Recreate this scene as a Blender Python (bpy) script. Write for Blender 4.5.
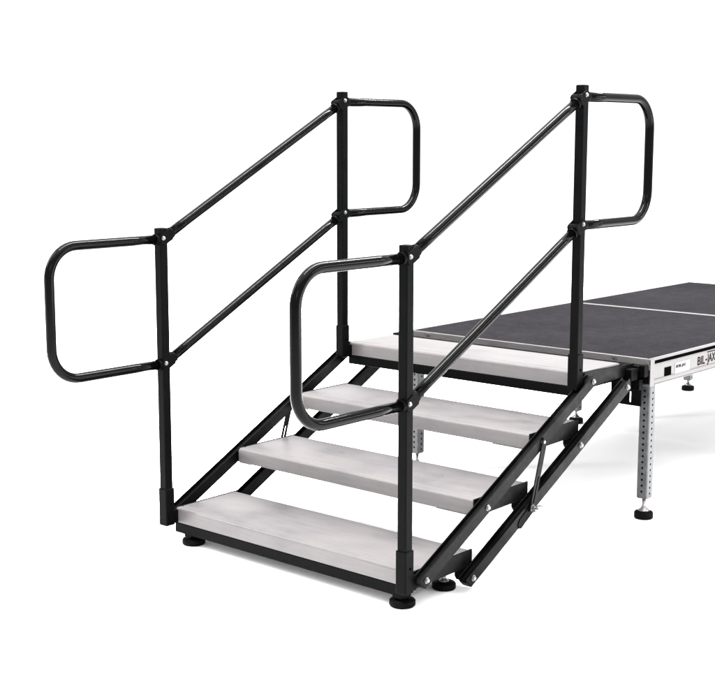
import bpy, bmesh, math, random
from mathutils import Vector, Matrix
random.seed(4)
for o in list(bpy.data.objects): bpy.data.objects.remove(o)
scn = bpy.context.scene
col = scn.collection
# ------------------------------------------------------------------ camera
YAW, PITCH, ROLL = 0.7186, -0.1544, -0.0005
F = Vector((-math.sin(YAW)*math.cos(PITCH), math.cos(YAW)*math.cos(PITCH), math.sin(PITCH)))
RT = Vector((math.cos(YAW), math.sin(YAW), 0)); UP = RT.cross(F)
cam = bpy.data.cameras.new('camera'); co = bpy.data.objects.new('camera', cam); col.objects.link(co)
m = Matrix((RT, UP, -F)).transposed().to_4x4(); m.translation = Vector((3.2577, -2.8146, 1.3334))
co.matrix_world = m
cam.sensor_fit = 'HORIZONTAL'; cam.sensor_width = 36; cam.lens = 36*1328.87/715
cam.shift_x = 0.5/715; cam.clip_end = 400; cam.clip_start = 0.05
scn.camera = co
# ------------------------------------------------------------------ studio light: white surround brighter on the backdrop side
w = bpy.data.worlds.new('World'); scn.world = w; w.use_nodes = True
nt = w.node_tree; nt.nodes.clear()
tc = nt.nodes.new('ShaderNodeTexCoord')
dp = nt.nodes.new('ShaderNodeVectorMath'); dp.operation = 'DOT_PRODUCT'
dp.inputs[1].default_value = (-math.sin(YAW), math.cos(YAW), 0.0)
mr = nt.nodes.new('ShaderNodeMapRange'); mr.interpolation_type = 'SMOOTHSTEP'
mr.inputs['From Min'].default_value = 0.1; mr.inputs['From Max'].default_value = 0.8
mr.inputs['To Min'].default_value = 1.12; mr.inputs['To Max'].default_value = 0.85
bg = nt.nodes.new('ShaderNodeBackground'); bg.inputs['Color'].default_value = (1, 0.995, 0.99, 1)
wo = nt.nodes.new('ShaderNodeOutputWorld')
nt.links.new(tc.outputs['Generated'], dp.inputs[0]); nt.links.new(dp.outputs['Value'], mr.inputs['Value'])
nt.links.new(mr.outputs['Result'], bg.inputs['Strength']); nt.links.new(bg.outputs[0], wo.inputs['Surface'])
def area(name, loc, target, sx, sy, power, colr=(1, 1, 1)):
    l = bpy.data.lights.new(name, 'AREA'); l.shape = 'RECTANGLE'; l.size = sx; l.size_y = sy; l.energy = power; l.color = colr
    o = bpy.data.objects.new(name, l); col.objects.link(o); o.location = loc
    o.rotation_euler = (Vector(target)-Vector(loc)).to_track_quat('-Z', 'Y').to_euler()
    return o
area('overhead_softbox', (0.6, 0.8, 7.0), (0.5, 0.9, 0), 10.6, 10.6, 980)
area('front_softbox', (4.2, -4.2, 3.4), (0.5, 0.6, 0.3), 1.6, 1.6, 34)
area('side_strip_light', (-2.6, -1.8, 3.4), (0.4, 0.6, 0.7), 0.4, 2.6, 110)
scn.view_settings.view_transform = 'Standard'; scn.view_settings.look = 'None'
scn.view_settings.exposure = 0.85; scn.view_settings.gamma = 1
scn.render.engine = 'CYCLES'
def strip(name, loc, target, wdt, length, power):
    l = bpy.data.lights.new(name, 'AREA'); l.shape = 'RECTANGLE'; l.size = wdt; l.size_y = length; l.energy = power
    o = bpy.data.objects.new(name, l); col.objects.link(o)
    z = (Vector(loc)-Vector(target)).normalized(); y = (Vector((0, 1, 0))-z*z.y).normalized(); x = y.cross(z)
    mm = Matrix((x, y, z)).transposed().to_4x4(); mm.translation = Vector(loc); o.matrix_world = mm
strip('strip_light_overhead', (0.5, 2.6, 6.0), (0.5, 2.6, 0.0), 0.2, 8.0, 1250)
strip('strip_light_right', (3.4, 2.4, 2.0), (0.5, 0.5, 1.0), 0.04, 2.4, 36)
area('low_right_fill', (5.4, 2.6, 0.45), (0.6, 2.0, 0.0), 2.8, 0.8, 66)  # added low fill lamp, lifts the floor shadow under the deck
area('low_left_fill', (-2.2, -3.2, 0.5), (0.7, 1.2, 0.0), 2.4, 0.8, 10)  # weak fill lamp added low down to lighten the floor beneath the treads
# ------------------------------------------------------------------ materials
def base(name):
    mt = bpy.data.materials.new(name); mt.use_nodes = True
    n = mt.node_tree.nodes; l = mt.node_tree.links
    return mt, n, l, n['Principled BSDF']
def noise(n, l, scale, detail=4, vec=None, stretch=None, rough=0.55):
    t = n.new('ShaderNodeTexCoord'); mp = n.new('ShaderNodeMapping')
    if stretch: mp.inputs['Scale'].default_value = stretch
    l.new(t.outputs['Object'], mp.inputs['Vector'])
    x = n.new('ShaderNodeTexNoise'); x.inputs['Scale'].default_value = scale; x.inputs['Detail'].default_value = detail
    x.inputs['Roughness'].default_value = rough
    l.new(mp.outputs[0], x.inputs['Vector']); return x.outputs['Fac']
K = 0.785                                     # overall paint level against the bright studio exposure
def dim(c, k=K): return tuple(v*k for v in c)
def ramp(n, l, fac, stops):
    r = n.new('ShaderNodeValToRGB'); e = r.color_ramp.elements
    while len(e) < len(stops): e.new(0.5)
    for i, (p, c) in enumerate(stops):
        e[i].position = p; e[i].color = (c[0], c[1], c[2], 1) if not isinstance(c, (int, float)) else (c, c, c, 1)
    l.new(fac, r.inputs[0]); return r.outputs[0]
def bump(n, l, p, fac, strength, dist):
    b = n.new('ShaderNodeBump'); b.inputs['Strength'].default_value = strength; b.inputs['Distance'].default_value = dist
    l.new(fac, b.inputs['Height']); l.new(b.outputs[0], p.inputs['Normal'])
def simple(name, c0, c1, r0, r1, metal=0, scale=30, stretch=None, bmp=None, spec=0.5, detail=5):
    mt, n, l, p = base(name)
    if name != 'white_studio_floor': c0, c1 = dim(c0), dim(c1)
    f = noise(n, l, scale, detail, stretch=stretch)
    l.new(ramp(n, l, f, [(0.35, c0), (0.65, c1)]), p.inputs['Base Color'])
    l.new(ramp(n, l, f, [(0.3, r0), (0.7, r1)]), p.inputs['Roughness'])
    p.inputs['Metallic'].default_value = metal; p.inputs['Specular IOR Level'].default_value = spec
    if bmp:
        g = noise(n, l, bmp[0], 2); bump(n, l, p, g, bmp[1], bmp[2])
    return mt
M = {}
M['gloss_black'] = simple('gloss_black_enamel', (0.0005, 0.0006, 0.0007), (0.001, 0.001, 0.0011), 0.09, 0.14, scale=14, spec=0.05)
M['powder_black'] = simple('black_powder_coat', (0.0009, 0.0011, 0.0013), (0.0018, 0.0018, 0.002), 0.36, 0.5, scale=25, bmp=(900, 0.25, 0.0004), spec=0.018)
def mk_stringer():
    mt, n, l, p = base('worn_black_steel')
    f = noise(n, l, 9, 6, rough=0.65); g = noise(n, l, 60, 6, stretch=(1, 1, 1)); h = noise(n, l, 2.2, 3)
    l.new(ramp(n, l, f, [(0.42, (0.0010, 0.0010, 0.0012)), (0.60, (0.0022, 0.0020, 0.0021)), (0.72, (0.0066, 0.0060, 0.0060))]), p.inputs['Base Color'])
    l.new(ramp(n, l, g, [(0.3, 0.30), (0.7, 0.48)]), p.inputs['Roughness'])
    l.new(ramp(n, l, h, [(0.3, 0.018), (0.7, 0.05)]), p.inputs['Specular IOR Level'])
    bump(n, l, p, g, 0.15, 0.0005); return mt
M['stringer'] = mk_stringer()
M['dull_black'] = simple('dull_black_steel', (0.0008, 0.0008, 0.001), (0.0015, 0.0015, 0.0015), 0.45, 0.6, scale=30, bmp=(700, 0.25, 0.0005), spec=0.018)
M['rubber'] = simple('black_rubber', (0.0015, 0.0016, 0.0016), (0.0028, 0.0029, 0.0029), 0.5, 0.65, scale=60, bmp=(500, 0.3, 0.0006), spec=0.025)
M['zinc'] = simple('zinc_plating', (0.18, 0.17, 0.17), (0.26, 0.25, 0.25), 0.25, 0.4, metal=0.9, scale=80)
M['galvanised'] = simple('galvanised_steel', (0.042, 0.0435, 0.046), (0.063, 0.065, 0.069), 0.38, 0.55, metal=0.4, scale=45, bmp=(300, 0.15, 0.0004))
M['aluminium'] = simple('extruded_aluminium', (0.092, 0.087, 0.087), (0.113, 0.107, 0.107), 0.42, 0.58, metal=0.3, scale=30, stretch=(1, 1, 12))
M['bore'] = simple('dark_bore', (0.001, 0.001, 0.001), (0.002, 0.002, 0.002), 0.8, 0.9, scale=20, spec=0.0)
M['ink'] = simple('dark_brown_ink', (0.010, 0.007, 0.007), (0.018, 0.013, 0.013), 0.5, 0.6, scale=200, spec=0.0)
M['label'] = simple('label_film', (0.135, 0.128, 0.128), (0.155, 0.148, 0.148), 0.4, 0.5, scale=60, metal=0.1)
M['greyink'] = simple('grey_ink', (0.03, 0.027, 0.03), (0.05, 0.045, 0.05), 0.5, 0.6, scale=200, spec=0.0)
def mk_tread():
    mt, n, l, p = base('brushed_aluminium_tread')
    s = noise(n, l, 5, 6, stretch=(1, 70, 70)); b = noise(n, l, 5.5, 5, stretch=(1, 1.4, 2.2), rough=0.5); g = noise(n, l, 26, 6, stretch=(1, 3, 3))
    c1 = ramp(n, l, s, [(0.3, (0.0855, 0.0800, 0.0805)), (0.7, (0.1020, 0.0960, 0.0965))])
    c2 = ramp(n, l, b, [(0.26, (0.62, 0.64, 0.70)), (0.44, (0.90, 0.905, 0.925)), (0.58, (1.03, 1.02, 1.015))])
    c3 = ramp(n, l, g, [(0.25, (0.84, 0.84, 0.86)), (0.5, (1, 1, 1))])
    m1 = n.new('ShaderNodeMix'); m1.data_type = 'RGBA'; m1.blend_type = 'MULTIPLY'; m1.inputs[0].default_value = 0.62
    l.new(c1, m1.inputs[6]); l.new(c2, m1.inputs[7])
    m2 = n.new('ShaderNodeMix'); m2.data_type = 'RGBA'; m2.blend_type = 'MULTIPLY'; m2.inputs[0].default_value = 0.4
    l.new(m1.outputs[2], m2.inputs[6]); l.new(c3, m2.inputs[7]); l.new(m2.outputs[2], p.inputs['Base Color'])
    l.new(ramp(n, l, b, [(0.3, 0.27), (0.7, 0.40)]), p.inputs['Roughness'])
    p.inputs['Metallic'].default_value = 0.2; p.inputs['Specular IOR Level'].default_value = 0.09
    bump(n, l, p, s, 0.12, 0.0006); return mt
M['tread'] = mk_tread()
def mk_carpet():
    mt, n, l, p = base('charcoal_deck_surface')
    a = noise(n, l, 1.6, 5, rough=0.6); f = noise(n, l, 260, 3); h = noise(n, l, 22, 5)
    c = ramp(n, l, a, [(0.3, (0.0100, 0.0095, 0.0105)), (0.7, (0.0138, 0.0132, 0.0144))])
    d = ramp(n, l, f, [(0.35, 0.55), (0.65, 1.35)]); e = ramp(n, l, h, [(0.3, 0.86), (0.7, 1.1)])
    sc_ = noise(n, l, 7, 8, stretch=(1, 5, 1), rough=0.7); k3 = ramp(n, l, sc_, [(0.30, 0.88), (0.5, 1.0), (0.66, 1.0), (0.78, 1.35)])
    for k in (d, e, k3):
        mx = n.new('ShaderNodeMix'); mx.data_type = 'RGBA'; mx.blend_type = 'MULTIPLY'; mx.inputs[0].default_value = 1
        l.new(c, mx.inputs[6]); l.new(k, mx.inputs[7]); c = mx.outputs[2]
    l.new(c, p.inputs['Base Color']); p.inputs['Roughness'].default_value = 0.85; p.inputs['Specular IOR Level'].default_value = 0.0
    bump(n, l, p, f, 0.5, 0.0015); return mt
M['carpet'] = mk_carpet()
M['floor'] = simple('white_studio_floor', (0.96, 0.96, 0.96), (0.97, 0.97, 0.97), 0.85, 0.95, scale=3, spec=0.0)
# ------------------------------------------------------------------ mesh helpers
def box(bm, a, b, mi=0):
    vs = [bm.verts.new((x, y, z)) for x in (a[0], b[0]) for y in (a[1], b[1]) for z in (a[2], b[2])]
    for f in ((0, 1, 3, 2), (4, 6, 7, 5), (0, 4, 5, 1), (2, 3, 7, 6), (0, 2, 6, 4), (1, 5, 7, 3)):
        fa = bm.faces.new([vs[i] for i in f]); fa.material_index = mi
def prism(bm, poly, x0, x1, mi=0):                      # polygon of (y, z) extruded along x
    A = [bm.verts.new((x0, y, z)) for y, z in poly]; B = [bm.verts.new((x1, y, z)) for y, z in poly]
    bm.faces.new(A).material_index = mi; bm.faces.new(B[::-1]).material_index = mi
    for i in range(len(poly)):
        j = (i+1) % len(poly); bm.faces.new((A[i], B[i], B[j], A[j])).material_index = mi
def cyl(bm, p, d, r, h, seg=24, r2=None, mi=0, smooth=True):  # from p along unit d
    d = Vector(d).normalized(); q = d.orthogonal().normalized(); s = d.cross(q); p = Vector(p)
    r2 = r if r2 is None else r2
    A = [bm.verts.new(p+(q*math.cos(t)+s*math.sin(t))*r) for t in [2*math.pi*i/seg for i in range(seg)]]
    B = [bm.verts.new(p+d*h+(q*math.cos(t)+s*math.sin(t))*r2) for t in [2*math.pi*i/seg for i in range(seg)]]
    bm.faces.new(A[::-1]).material_index = mi; bm.faces.new(B).material_index = mi
    for i in range(seg):
        f = bm.faces.new((A[i], A[(i+1) % seg], B[(i+1) % seg], B[i])); f.material_index = mi; f.smooth = smooth
def lathe(bm, c, prof, seg=32, mi=0):                   # prof of (r, z) about the vertical through c
    rings = [[bm.verts.new((c[0]+r*math.cos(2*math.pi*i/seg), c[1]+r*math.sin(2*math.pi*i/seg), c[2]+z)) for i in range(seg)] for r, z in prof]
    for a, b in zip(rings, rings[1:]):
        for i in range(seg):
            f = bm.faces.new((a[i], a[(i+1) % seg], b[(i+1) % seg], b[i])); f.smooth = True; f.material_index = mi
    bm.faces.new(rings[0][::-1]).material_index = mi; bm.faces.new(rings[-1]).material_index = mi
def tube(bm, path, r, seg=20):                          # planar path at constant x
    X = Vector((1, 0, 0)); rings = []
    for i, p in enumerate(path):
        a = path[max(i-1, 0)]; b = path[min(i+1, len(path)-1)]
        t = (b-a).normalized(); nn = X.cross(t).normalized()
        rings.append([bm.verts.new(p+(X*math.cos(u)+nn*math.sin(u))*r) for u in [2*math.pi*k/seg for k in range(seg)]])
    for a, b in zip(rings, rings[1:]):
        for i in range(seg):
            f = bm.faces.new((a[i], a[(i+1) % seg], b[(i+1) % seg], b[i])); f.smooth = True
    bm.faces.new(rings[0][::-1]); bm.faces.new(rings[-1])
def obj(name, bm, mats, parent=None, bev=0, seg=2, label=None):
    bmesh.ops.recalc_face_normals(bm, faces=bm.faces[:])
    me = bpy.data.meshes.new(name); bm.to_mesh(me); bm.free()
    for k in (mats if isinstance(mats, (list, tuple)) else [mats]): me.materials.append(M[k])
    o = bpy.data.objects.new(name, me); col.objects.link(o); o.parent = parent
    if bev:
        b = o.modifiers.new('bevel', 'BEVEL'); b.width = bev; b.segments = seg; b.limit_method = 'ANGLE'; b.angle_limit = math.radians(50)
        b.harden_normals = False
    if label: o['label'] = label
    return o
def thing(name, label, cat, loc, group=None):
    o = bpy.data.objects.new(name, None); col.objects.link(o); o.empty_display_size = 0.1
    o['label'] = label; o['category'] = cat
    if group: o['group'] = group
    return o
NB = bmesh.new
# ------------------------------------------------------------------ setting
b = NB(); bmesh.ops.create_grid(b, x_segments=2, y_segments=2, size=90)
fl = obj('floor', b, 'floor'); fl['kind'] = 'structure'
# ------------------------------------------------------------------ dimensions
G, R = 0.2896, 0.1491
Z1, TT, D = 0.1186, 0.048, 0.2731
ZL = [Z1, Z1+R, Z1+2*R, Z1+3*R+0.0065]; DL = [D, D, D, 0.252]
XL, XR = -0.0039, 1.0044
YF = -0.0358
stair = thing('stair_unit', 'black folding steps with four pale metal treads and two black tubular handrails', 'stairs', (0, 0, 0))
# ---- treads
def tread_profile(y0, z, d, t):
    r = 0.009; P = [(y0, z-t)]
    for k in range(7):
        a = math.pi - k*(math.pi/2)/6; P.append((y0+r+r*math.cos(a), z-r+r*math.sin(a)))
    P += [(y0+0.026, z), (y0+0.030, z-0.0014), (y0+0.033, z-0.0014), (y0+0.037, z)]
    P += [(y0+d*0.5, z), (y0+d-0.004, z), (y0+d, z-0.004), (y0+d, z-t), (y0+d-0.02, z-t), (y0+d-0.02, z-t+0.003), (y0+d-0.003, z-t+0.003),
          (y0+d-0.003, z-0.006), (y0+0.003, z-0.006), (y0+0.003, z-t+0.003), (y0+0.02, z-t+0.003), (y0+0.02, z-t)]
    return P
def seg_seq():
    return ['lowest', 'second', 'third', 'top']
for i in range(4):
    y0, z, d = i*G, ZL[i], DL[i]
    b = NB(); prism(b, tread_profile(y0, z, d, TT), 0.0, 1.0)
    tr = obj('tread', b, 'tread', stair)
    # side plates with a slim raised rim; the top one runs on to the stage
    ext = 0.09 if i == 3 else 0.008
    for s in (0, 1):
        b = NB()
        x0, x1 = ((-0.0055, -0.0004) if s == 0 else (1.0004, 1.0055))
        yb = y0+d+ext; hb = 0.052 if i else 0.050
        prism(b, [(y0-0.001, z+0.0015), (yb, z+0.0015 if i < 3 else z-0.012), (yb, z-hb+0.002), (y0+0.02, z-hb-0.002), (y0-0.001, z-hb+0.006)], x0, x1)
        # return flange of the plate at the back and along its foot
        xi = (-0.004, 0.022) if s == 0 else (0.978, 1.004)
        box(b, (xi[0], y0+d+0.0008, z-hb+0.004), (xi[1], y0+d+0.005, z-0.004))
        sp = obj('end_plate', b, 'stringer', tr, bev=0.0008, seg=1)
        if i < 3:
            b = NB(); xs = 1.0056 if s else -0.0056; cyl(b, (xs, y0+d-0.03, z-0.03), (1 if s else -1, 0, 0), 0.0028, 0.0006, 12)
            obj('rivet', b, 'bore', tr)
    if i in (1, 2):
        for xa, xb in ((0.86, 0.999), (0.001, 0.05)):
            b = NB(); box(b, (xa, y0+0.004, z-TT-0.0035), (xb, y0+0.03, z-TT-0.0006)); obj('support_angle', b, 'powder_black', tr)
    else:
        h = 0.034
        xe = 0.978 if i == 0 else 1.0045
        b = NB(); box(b, (-0.004, y0-0.002, z-TT-h), (xe, y0+0.028, z-TT-0.0008))
        obj('front_beam', b, 'powder_black', tr, bev=0.002)
        if i == 3:
            for xa, xb, zz in ((-0.004, 0.026, 0.006), (0.9745, 0.9995, 0.022)):
                b = NB(); box(b, (xa, y0+0.0285, z-TT-h+zz), (xb, y0+d+0.09, z-TT-0.003)); obj('side_beam', b, 'powder_black', tr, bev=0.002)
# ---- levelling feet
def foot(parent, x, y, top, r=0.037, steel=True):
    b = NB()
    lathe(b, (x, y, 0.0012), [(r*0.93, 0), (r, 0.003), (r, 0.015), (r*0.93, 0.0185), (r*0.62, 0.021), (r*0.4, 0.022)])
    f = obj('foot', b, 'rubber', parent)
    b = NB()
    lathe(b, (x, y, 0.0236), [(r*0.42, 0), (r*0.40, 0.002), (r*0.22, 0.007), (0.0062, 0.011), (0.0062, top-0.0236)], 20)
    obj('stem', b, 'zinc' if steel else 'powder_black', f)
    return f
f1 = foot(stair, 1-0.0547, 0.0275, 0.045, 0.038, False)
f2 = foot(stair, 0.0547, 0.0275, 0.045, 0.038, False)
f3 = foot(stair, 1-0.0543, 0.2227, 0.062, 0.036)
f4 = foot(stair, 0.0543, 0.2227, 0.062, 0.036)
for x, y, z in ((1-0.0547, 0.0275, 0.0355), (0.0547, 0.0275, 0.0355)):
    b = NB(); box(b, (x-0.016, y-0.0264, 0.028), (x+0.016, y+0.02, 0.0362)); obj('foot_mount', b, 'powder_black', stair, bev=0.001)
# ---- stringers
YS, ZS, YL, ZLo = 0.0191, 0.098, 0.2417, 0.0477
sl = Vector((0, G, R)).normalized(); pn = Vector((0, -sl.z, sl.y))
def bar_poly(y, z, e0, e1, half, cut=True):
    a = Vector((0, y, z))-sl*e0; bb = Vector((0, y+3*G, z+3*R))+sl*e1
    c = half*0.55
    P = [a+pn*half, a-pn*(half*0.1)-sl*0.004, a-pn*half+sl*c, bb-pn*half-sl*c*0.6, bb-pn*half*0.3, bb+pn*half]
    return [(p.y, p.z) for p in P]
def channel(y, z, e0, e1, half, s):
    P = bar_poly(y, z, e0, e1, half); n = len(P); T = 0.003; W_ = 0.031
    a = Vector((0, y, z))-sl*(e0-0.001); e = Vector((0, y+3*G, z+3*R))+sl*(e1-0.001)
    top_in = [a+pn*half, e+pn*half]
    def X(x): return x if s else -x
    b = NB()
    # cross-section (x from the outer face inwards, v up): web, foot flange, short inner lip
    S = [(0, half), (0, -half), (-W_, -half), (-W_, half), (-W_+T, half), (-W_+T, half-0.013), (-T, half-0.013), (-T, half)]
    XO = 1.040
    ends = []
    for st, q0, cut in ((0, Vector((0, y, z))-sl*e0, 1), (1, Vector((0, y+3*G, z+3*R))+sl*e1, -1)):
        ring = []
        for (x, v) in S:
            off = 0.010*max(0.0, -v/half) if v < 0 else 0.0
            p = q0+pn*v+sl*cut*off; wx = XO+x; wx = wx if s else 1.0-wx
            ring.append(b.verts.new((wx, p.y, p.z)))
        ends.append(ring)
    A_, B_ = ends
    b.faces.new(A_); b.faces.new(B_[::-1])
    for i in range(len(S)):
        j = (i+1) % len(S); b.faces.new((A_[i], B_[i], B_[j], A_[j]))
    return b
def bolt(parent, x, y, z, s=1, r=0.0072, t=0.006, mat='zinc'):
    b = NB(); cyl(b, (x, y, z), (s, 0, 0), r*1.25, 0.0014, 20); cyl(b, (x+s*0.0014, y, z), (s, 0, 0), r, t*0.6, 20); cyl(b, (x+s*(0.0014+t*0.6), y, z), (s, 0, 0), r, t*0.4, 20, r2=r*0.6)
    return obj('bolt', b, mat, parent)
for s in (1, 0):
    xi, xo = (1.009, 1.040) if s else (-0.040, -0.009)
    o_ = 1 if s else -1; xf = xo if s else xi
    b = channel(YS, ZS, 0.026, 0.022, 0.0185, s); up = obj('upper_stringer', b, 'stringer', stair, bev=0.001)
    b = channel(YL, ZLo, 0.03, 0.026, 0.0185, s); lo = obj('lower_stringer', b, 'stringer', stair, bev=0.001)
    for k in range(4):
        bolt(up, xf+o_*0.0002, YS+k*G, ZS+k*R, o_)
        if k != 1: bolt(lo, xf+o_*0.0002, YL+k*G, ZLo+k*R, o_, r=0.0075)
        if not s: bolt(up, -0.0088, YS+k*G+0.002, ZS+k*R-0.002, 1, r=0.005, t=0.002, mat='bore')
    # hangers that drop from the back of each tread to the lower stringer
    for k in range(3):
        yb = k*G+DL[k]; zb = ZL[k]; xa, xb = (0.978, 1.0046) if s else (-0.0046, 0.022)
        b = NB()
        y1 = yb-0.045; zt = zb-0.050
        prism(b, [(y1, zt), (yb+0.0048, zt), (yb+0.0048, ZLo+k*R+0.012), (YL+k*G-0.004, ZLo+k*R-0.016), (y1, ZLo+k*R-0.002)], xa+0.002, xb-0.002)
        obj('hanger', b, 'powder_black', stair, bev=0.0015)
    # brace strut with a slot, from the second tread bolt down to the wing nut
    A = Vector((0, YS+2*G+0.002, ZS+2*R)); B = Vector((0, YL+G+0.006, ZLo+R+0.002)); dd = (B-A).normalized(); q = Vector((0, -dd.z, dd.y))
    xs, xe = (1.0425, 1.0465) if s else (-0.0465, -0.0425)
    b = NB(); hw, sw = 0.0115, 0.0032; L = (B-A).length
    def rect(u0, u1, v0, v1, e=0):
        P = [A+dd*u0+q*v0, A+dd*u1+q*v0, A+dd*u1+q*v1, A+dd*u0+q*v1]; prism(b, [(p.y, p.z) for p in P], xs, xe)
    rect(-0.012, L*0.52, -hw, hw); rect(L*0.52, L*0.93, -hw, -sw); rect(L*0.52, L*0.93, sw, hw); rect(L*0.93, L+0.014, -hw, hw)
    st = obj('brace_strut', b, 'stringer', stair)
    # tongue plate behind the wing nut
    C = Vector((0, YL+G, ZLo+R)); b = NB()
    P = [C+sl*0.016+pn*0.010, C-sl*0.060+pn*0.004, C-sl*0.074-pn*0.004, C-sl*0.076-pn*0.018, C-sl*0.066-pn*0.0255, C+sl*0.012-pn*0.0205]
    prism(b, [(p.y, p.z) for p in P], (1.0402 if s else -0.0424), (1.0424 if s else -0.0402)); obj('lock_plate', b, 'powder_black', stair, bev=0.0007)
    # wing nut
    x0 = (1.0467 if s else -0.0467); b = NB(); cyl(b, (x0, B.y, B.z), (o_, 0, 0), 0.0105, 0.0018, 24); cyl(b, (x0+o_*0.0018, B.y, B.z), (o_, 0, 0), 0.0085, 0.009, 20, r2=0.006); cyl(b, (x0+o_*0.0108, B.y, B.z), (o_, 0, 0), 0.0035, 0.012, 14)
    for k in (-1, 1):
        yy = B.y+k*0.006
        vs = [(x0+o_*0.003, yy, B.z-0.006), (x0+o_*0.003, yy, B.z+0.006), (x0+o_*0.012, yy, B.z+0.006), (x0+o_*0.012, yy, B.z-0.006),
              (x0+o_*0.012, yy+k*0.016, B.z-0.0045), (x0+o_*0.012, yy+k*0.016, B.z+0.0065), (x0+o_*0.026, yy+k*0.017, B.z+0.0065), (x0+o_*0.026, yy+k*0.017, B.z-0.0045)]
        v = [b.verts.new(p) for p in vs]
        for f in ((0, 1, 2, 3), (4, 5, 6, 7), (0, 1, 5, 4), (1, 2, 6, 5), (2, 3, 7, 6), (3, 0, 4, 7)): b.faces.new([v[j] for j in f])
    obj('wing_nut', b, 'zinc', st, bev=0.0012)
# ---- hooks joining the top step to the stage
b = NB(); box(b, (-0.062, 1.195, ZL[3]-0.035), (1.03, 1.2335, ZL[3]-0.018)); obj('hook_rail', b, 'powder_black', stair, bev=0.0015)
b = NB(); box(b, (-0.062, 1.195, ZL[3]-0.0175), (-0.019, 1.236, ZL[3]-0.007)); obj('hook_tab', b, 'powder_black', stair, bev=0.0015)
for p, q in (((0.875, 1.2340, 0.488), (1.052, 1.2402, 0.5365)), ((0.985, 1.150, 0.508), (1.030, 1.1945, 0.548)), ((1.006, 1.196, 0.470), (1.036, 1.2215, 0.5075)), ((1.031, 1.205, 0.516), (1.050, 1.2335, 0.556))):
    b = NB(); box(b, p, q); obj('hook_bracket', b, 'dull_black', stair, bev=0.002)
for x0, x1 in ((0.915, 1.028), (-0.012, 0.085)):
    b = NB()
    # plate with a vertical slot and two holes, built as a frame of strips
    za, zb, ya, yb = 0.409, 0.4875, 1.224, 1.229
    sx = x0+0.068; sx2 = sx+0.007
    box(b, (x0, ya, za), (sx, yb, zb)); box(b, (sx2, ya, za), (x1, yb, zb)); box(b, (sx, ya, za), (sx2, yb, za+0.010)); box(b, (sx, ya, 0.457), (sx2, yb, zb))
    hp = obj('hook_plate', b, 'dull_black', stair)
    for xx, zz in ((x0+0.010, 0.455), (x0+0.0715, 0.4705)):
        b = NB(); cyl(b, (xx, ya-0.0002, zz), (0, -1, 0), 0.0055, 0.003, 14); obj('bolt', b, 'zinc', hp)
for s in (1, 0):                                           # lugs carrying the lower stringer's top bolt
    b = NB(); xa, xb = (0.99, 1.0085) if s else (-0.0085, 0.01); box(b, (xa, 1.085, 0.470), (xb, 1.2235, 0.515)); obj('lug', b, 'dull_black', stair, bev=0.002)
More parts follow.
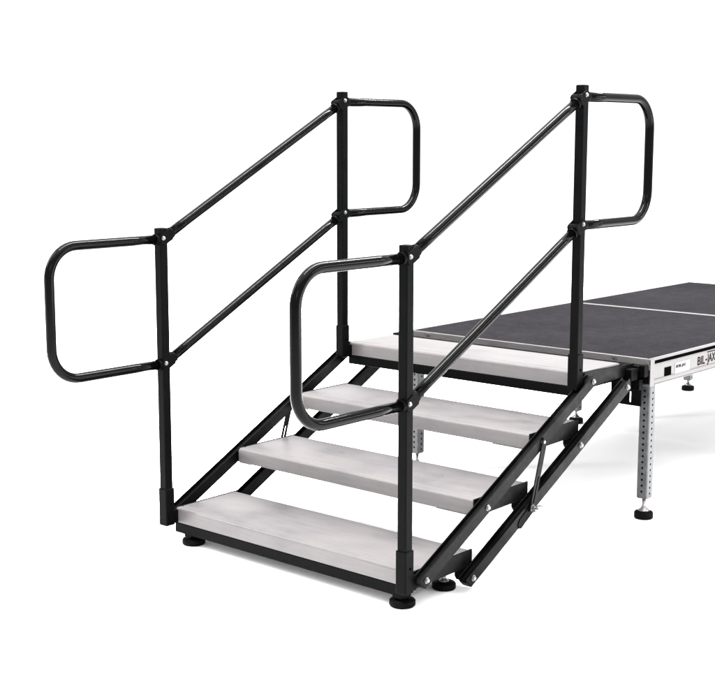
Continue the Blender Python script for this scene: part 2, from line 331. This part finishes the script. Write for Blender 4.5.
# ---- handrails
PT, PU, PL, PB = 0.9258, 0.8935, 0.4905, -0.0511
LO = 0.4332; RR = 0.0154
def arc(cy, cz, a0, a1, r, n=10):
    return [Vector((0, cy+r*math.cos(a0+(a1-a0)*k/n), cz+r*math.sin(a0+(a1-a0)*k/n))) for k in range(n+1)]
def make_rail(X, label):
    rail = bpy.data.objects.new('handrail', None); col.objects.link(rail); rail.parent = stair; rail['label'] = label
    ends = []
    for e in (0, 1):
        y = YF+e*3*G; zt = (ZL[0] if e == 0 else Z1+3*R)
        h = 0.0153
        b = NB(); box(b, (X-h, y-h, zt+PB+0.01), (X+h, y+h, zt+PT)); obj('post', b, 'powder_black', rail, bev=0.003)
        hs = 0.0185
        b = NB(); box(b, (X-hs, y-hs, zt+PB+(0.006 if e else 0)), (X+hs, y+hs, zt+0.074))
        sk = obj('socket', b, 'powder_black', rail, bev=0.003)
        b = NB(); cyl(b, (X+hs+0.0002, y+0.002, zt+0.022), (1, 0, 0), 0.0042, 0.0006, 16); obj('pin_hole', b, 'bore', rail)
        b = NB(); box(b, (X-0.0165, y+hs+0.0003, zt-0.046), (X+0.0165, e*3*G-0.0024, zt-0.003)); obj('socket_arm', b, 'powder_black', rail)
        d = -1 if e == 0 else 1
        zu, zl = zt+PU-0.004, zt+PL-0.004
        # loop
        r = 0.098; yo = y+d*LO; path = [Vector((0, y+d*0.017, zu))]
        if e == 0:
            path += arc(yo+r, zu-r, math.pi/2, math.pi, r) + arc(yo+r, zl+r, math.pi, 1.5*math.pi, r)
        else:
            path += arc(yo-r, zu-r, math.pi/2, 0, r) + arc(yo-r, zl+r, 0, -math.pi/2, r)
        path.append(Vector((0, y+d*0.017, zl)))
        path = [Vector((X, p.y, p.z)) for p in path]
        # long straights cut so the sweep stays even
        full = []
        for p, q in zip(path, path[1:]):
            n = max(1, int((q-p).length/0.08)); full += [p.lerp(q, k/n) for k in range(n)]
        full.append(path[-1])
        b = NB(); tube(b, full, RR, 28); obj('end_loop', b, 'gloss_black', rail)
        for lev, zz in ((0, zt+PU), (1, zt+PL)):
            ce = Vector((X, y, zz-0.002))
            # bracket aligned with the sloping rail
            def P2(u, v):
                p = ce+sl*u+pn*v; return (p.y, p.z)
            k = -d
            poly = [P2(-k*0.018, 0.004), P2(-k*0.018, -0.010), P2(-k*0.011, -0.0185), P2(k*0.030, -0.0185), P2(k*0.040, -0.009), P2(k*0.040, 0.014), P2(k*0.032, 0.0185), P2(-k*0.008, 0.0185)]
            if k < 0: poly = poly[::-1]
            b = NB(); prism(b, poly, X-0.0186, X-0.0156); prism(b, poly, X+0.0156, X+0.0186)
            # web closing the bracket around the rail end
            web = [P2(k*0.022, -0.0178), P2(k*0.030, -0.0178), P2(k*0.039, -0.0085), P2(k*0.039, 0.0135), P2(k*0.031, 0.0178), P2(k*0.022, 0.0178)]
            if k < 0: web = web[::-1]
            prism(b, web, X-0.0157, X+0.0157)
            cl = obj('clamp', b, 'powder_black', rail, bev=0.0012)
            cb = NB(); c0 = Vector((X, y+d*0.0155, zz-0.004)); cyl(cb, c0, (0, d, 0), 0.0182, 0.012, 28); obj('collar', cb, 'powder_black', rail, bev=0.001)
            bolt(rail, X+0.0188, y-0.005, zz+0.001, 1, r=0.0056, t=0.0045)
            b = NB(); cyl(b, (X-0.0188, y-0.002, zz-0.001), (-1, 0, 0), 0.0075, 0.009, 6); obj('nut', b, 'dull_black', rail)
            ends.append((e, lev, ce+sl*(k*0.0405)-Vector((0, 0, 0.004))+pn*(-0.0)))
    for lev in (0, 1):
        a = [p for e, l_, p in ends if e == 0 and l_ == lev][0]; c = [p for e, l_, p in ends if e == 1 and l_ == lev][0]
        b = NB(); n = 12; tube(b, [a.lerp(c, k/n) for k in range(n+1)], RR, 28); sr = obj('sloping_rail', b, 'gloss_black', rail)
        u = (c-a).normalized()
        b = NB(); cyl(b, a+u*0.0005, u, 0.0182, 0.008, 28); obj('collar', b, 'powder_black', rail, bev=0.001)
        b = NB(); cyl(b, c-u*0.0085, u, 0.0182, 0.008, 28); obj('collar', b, 'powder_black', rail, bev=0.001)
make_rail(XL, 'handrail on the far left side of the steps')
make_rail(XR, 'handrail on the near right side of the steps')
# ------------------------------------------------------------------ stage platforms
DXL, DXR, DY0, DZ, DY1, DY2 = -0.0176, 1.0507, 1.2414, 0.5745, 2.4415, 3.587
def holed_face(bm, org, u, v, nrm, wdt, z0, z1, rows, pitch, r, inset):
    """a strip of sheet with a column of punched holes; u across, v up"""
    def pt(a, c, dpt=0): return org+u*a+v*c-nrm*dpt
    zs = z0
    def quad(a0, c0, a1, c1): bm.faces.new([bm.verts.new(pt(*p)) for p in ((a0, c0), (a1, c0), (a1, c1), (a0, c1))])
    start = rows[0]-pitch/2
    if start > z0: quad(0, z0, wdt, start)
    for c in rows:
        cx = wdt/2; h = pitch/2
        sq = [(0, c-h), (wdt, c-h), (wdt, c+h), (0, c+h)]
        hw = wdt/2
        out, inn, deep = [], [], []
        for k in range(16):
            t = 2*math.pi*k/16; ct, st = math.cos(t), math.sin(t)
            m_ = min(hw/abs(ct) if abs(ct) > 1e-6 else 9, h/abs(st) if abs(st) > 1e-6 else 9)
            out.append(bm.verts.new(pt(cx+ct*m_, c+st*m_))); inn.append(bm.verts.new(pt(cx+ct*r, c+st*r))); deep.append(bm.verts.new(pt(cx+ct*r, c+st*r, inset)))
        cs = {}
        for k in range(16):
            j = (k+1) % 16
            bm.faces.new((out[k], out[j], inn[j], inn[k])); f = bm.faces.new((inn[k], inn[j], deep[j], deep[k])); f.material_index = 1
        f = bm.faces.new(deep); f.material_index = 1
        # fill the corners left between the ring and the cell corner
        for (a, cc) in sq:
            best = sorted(range(16), key=lambda k: (out[k].co-pt(a, cc)).length)[:2]
            if (out[best[0]].co-pt(a, cc)).length > 1e-6:
                try: bm.faces.new((out[best[0]], bm.verts.new(pt(a, cc)), out[best[1]]))
                except ValueError: pass
    end = rows[-1]+pitch/2
    if end < z1: quad(0, end, wdt, z1)
def make_leg(parent, x, y, top, z0=0.078):
    h = 0.0205; b = NB(); pitch = 0.0212
    rows = []; c = z0+0.022
    while c < top-0.012: rows.append(c); c += pitch
    c4 = 0.0045
    Z = Vector((0, 0, 1))
    for n_, u in ((Vector((0, -1, 0)), Vector((1, 0, 0))), (Vector((1, 0, 0)), Vector((0, 1, 0))), (Vector((0, 1, 0)), Vector((-1, 0, 0))), (Vector((-1, 0, 0)), Vector((0, -1, 0)))):
        org = Vector((x, y, 0))+n_*h-u*(h-c4)
        off = 0.0 if n_.y else -0.008
        holed_face(b, org, u, Z, n_, 2*(h-c4), z0, top, [q+off for q in rows], pitch, 0.0042, 0.0035)
        # rounded corner to the next face
        n2 = u; prev = None
        for k in range(5):
            t = (math.pi/2)*k/4
            p = Vector((x, y, 0))+(u+n_)*(h-c4)+(n_*math.cos(t)+u*math.sin(t))*c4
            cur = (b.verts.new((p.x, p.y, z0)), b.verts.new((p.x, p.y, top)))
            if prev:
                f = b.faces.new((prev[0], cur[0], cur[1], prev[1])); f.smooth = True
            prev = cur
    e = h-c4
    box(b, (x-e-0.002, y-e-0.002, z0-0.0035), (x+e+0.002, y+e+0.002, z0-0.0003)); box(b, (x-e, y-h+0.001, z0-0.0033), (x+e, y+h-0.001, z0-0.0005))
    lg = obj('leg', b, ['galvanised', 'bore'], parent)
    b = NB(); lathe(b, (x, y, 0.0012), [(0.0315, 0), (0.0335, 0.003), (0.0335, 0.019), (0.031, 0.0235), (0.02, 0.0265)]); ft = obj('foot', b, 'rubber', lg)
    b = NB(); lathe(b, (x, y, 0.0280), [(0.021, 0), (0.02, 0.003), (0.012, 0.008), (0.008, 0.015), (0.0068, 0.022), (0.0068, max(0.023, z0-0.0035-0.0282))], 20); obj('stem', b, 'zinc', lg)
    return lg
def text(name, body, size, y, z, parent, mat, sx=1.0, x=DXR+0.0006, bold=0.0):
    cu = bpy.data.curves.new(name, 'FONT'); cu.body = body; cu.size = size; cu.extrude = 0.0002; cu.offset = bold; cu.resolution_u = 3
    t = bpy.data.objects.new(name, cu); col.objects.link(t); bpy.context.view_layer.update()
    me = bpy.data.meshes.new_from_object(t.evaluated_get(bpy.context.evaluated_depsgraph_get())); bpy.data.objects.remove(t)
    me.name = name
    for v in me.vertices:
        a, c, e = v.co; v.co = (x+e, y+a*sx, z+c)
    me.materials.clear(); me.materials.append(M[mat])
    o = bpy.data.objects.new(name, me); col.objects.link(o); o.parent = parent; return o
H = 0.095
def make_platform(y0, y1, label, legs, writing):
    t = thing('stage_platform', label, 'stage platform', (0, 0, 0), 'stage platforms joined end to end')
    rim = 0.012
    b = NB(); box(b, (DXL+rim+0.0005, y0+rim+0.0005, DZ-0.02), (DXR-rim-0.0005, y1-rim-0.0005, DZ-0.0008)); obj('deck_surface', b, 'carpet', t)
    # frame: rim at the top, web, bottom flange on each side
    b = NB()
    def side_x(x0, x1):
        o = 1 if x0 > 0.5 else -1
        xo = x1 if o > 0 else x0; xi = x0 if o > 0 else x1
        a, c = sorted((xi, xo)); box(b, (a, y0, DZ-0.0075), (c, y1, DZ))                       # lip
        a, c = sorted((xi, xo-o*0.0045)); box(b, (a, y0, DZ-0.0195), (c, y1, DZ-0.0078))       # groove floor
        a, c = sorted((xi+o*0.002, xo)); box(b, (a, y0, DZ-0.0235), (c, y1, DZ-0.0198))
        a, c = sorted((xi+o*0.002, xo-o*0.0012)); box(b, (a, y0, DZ-H+0.0215), (c, y1, DZ-0.0238))
        a, c = sorted((xi+o*0.002, xo)); box(b, (a, y0, DZ-H+0.0180), (c, y1, DZ-H+0.0212))
        a, c = sorted((xi+o*0.002, xo-o*0.0012)); box(b, (a, y0, DZ-H+0.0043), (c, y1, DZ-H+0.0177))
        a, c = sorted((xi-o*0.016, xo)); box(b, (a, y0, DZ-H), (c, y1, DZ-H+0.004))
    side_x(DXL, DXL+rim); side_x(DXR-rim, DXR)
    for ya, yb, oo in ((y0, y0+rim, -1), (y1-rim, y1, 1)):
        box(b, (DXL+rim+0.0003, ya, DZ-0.022), (DXR-rim-0.0003, yb, DZ)); box(b, (DXL+rim+0.0003, ya+0.003, DZ-H), (DXR-rim-0.0003, yb-0.003, DZ-0.0223))
    fr = obj('deck_frame', b, 'aluminium', t, bev=0.0006, seg=1)
    # rubber strip in the side groove
    for xa in (DXR-0.0043, DXL+0.0008):
        b = NB(); box(b, (xa, y0+0.030, DZ-0.0192), (xa+0.0035, y1-0.006, DZ-0.0082)); obj('edge_strip', b, 'bore', t)
    for xa in (DXR+0.0002, DXL-0.0022):
        b = NB(); box(b, (xa, y0-0.0008, DZ-H-0.0008), (xa+0.002, y0+0.0275, DZ-0.0008)); obj('corner_cap', b, 'aluminium', fr, bev=0.0008)
    if writing:
        b = NB(); box(b, (DXR-0.0010, 1.345, 0.5015), (DXR-0.0004, 1.395, 0.5325)); obj('latch_opening', b, 'bore', t, bev=0.0008)
        b = NB(); box(b, (DXR-0.0010, 1.422, 0.499), (DXR-0.0004, 1.533, 0.5395)); st = obj('sticker', b, 'label', t)
        text('lettering', 'BIL-JAX', 0.0145, 1.448, 0.5205, st, 'greyink', 1.15, DXR+0.0001, 0.0004)
        b = NB(); box(b, (DXR-0.0002, 1.430, 0.5205), (DXR+0.0002, 1.444, 0.5305)); obj('emblem', b, 'greyink', st)
        b = NB(); box(b, (DXR-0.0002, 1.430, 0.508), (DXR+0.0002, 1.523, 0.5095)); obj('emblem_line', b, 'label', st)
        text('lettering', 'BIL', 0.044, 1.592, 0.508, t, 'ink', 1.06, DXR-0.0006, 0.0006)
        text('lettering', '-', 0.044, 1.656, 0.511, t, 'ink', 0.95, DXR-0.0006, 0.001)
        text('lettering', 'JAX', 0.044, 1.673, 0.5105, t, 'ink', 0.86, DXR-0.0006, 0.0006)
        b = NB(); box(b, (DXR-0.0010, 1.668, 0.5462), (DXR-0.0004, 1.765, 0.5492)); obj('lettering', b, 'ink', t)
        # oval fasteners on the front rail
        for xx in (0.075, 0.905):
            b = NB(); cyl(b, (xx, y0-0.0002, DZ-0.009), (0, -1, 0), 0.006, 0.0015, 20); cyl(b, (xx+0.009, y0-0.0002, DZ-0.009), (0, -1, 0), 0.006, 0.0014, 20); obj('rivet', b, 'zinc', fr)
    for x, y, z0 in legs: make_leg(t, x, y, DZ-H-0.0005, z0)
    return t
make_platform(DY0, DY1-0.002, 'front charcoal-topped stage platform, hooked to the top step of the black stairs',
    [(DXR-0.0247, DY0+0.0341, 0.078), (DXL+0.0205, DY0+0.0341, 0.078), (DXR-0.03, DY1-0.06, 0.078)], True)
make_platform(DY1+0.002, DY2, 'rear charcoal-topped stage platform, farther from the stairs beyond the pale joint line',
    [(DXL+0.0196, DY1+0.0316, 0.063), (DXL+0.03, DY2-0.0215, 0.058), (DXR-0.03, DY1+0.034, 0.07), (DXR-0.03, DY2-0.03, 0.07)], False)
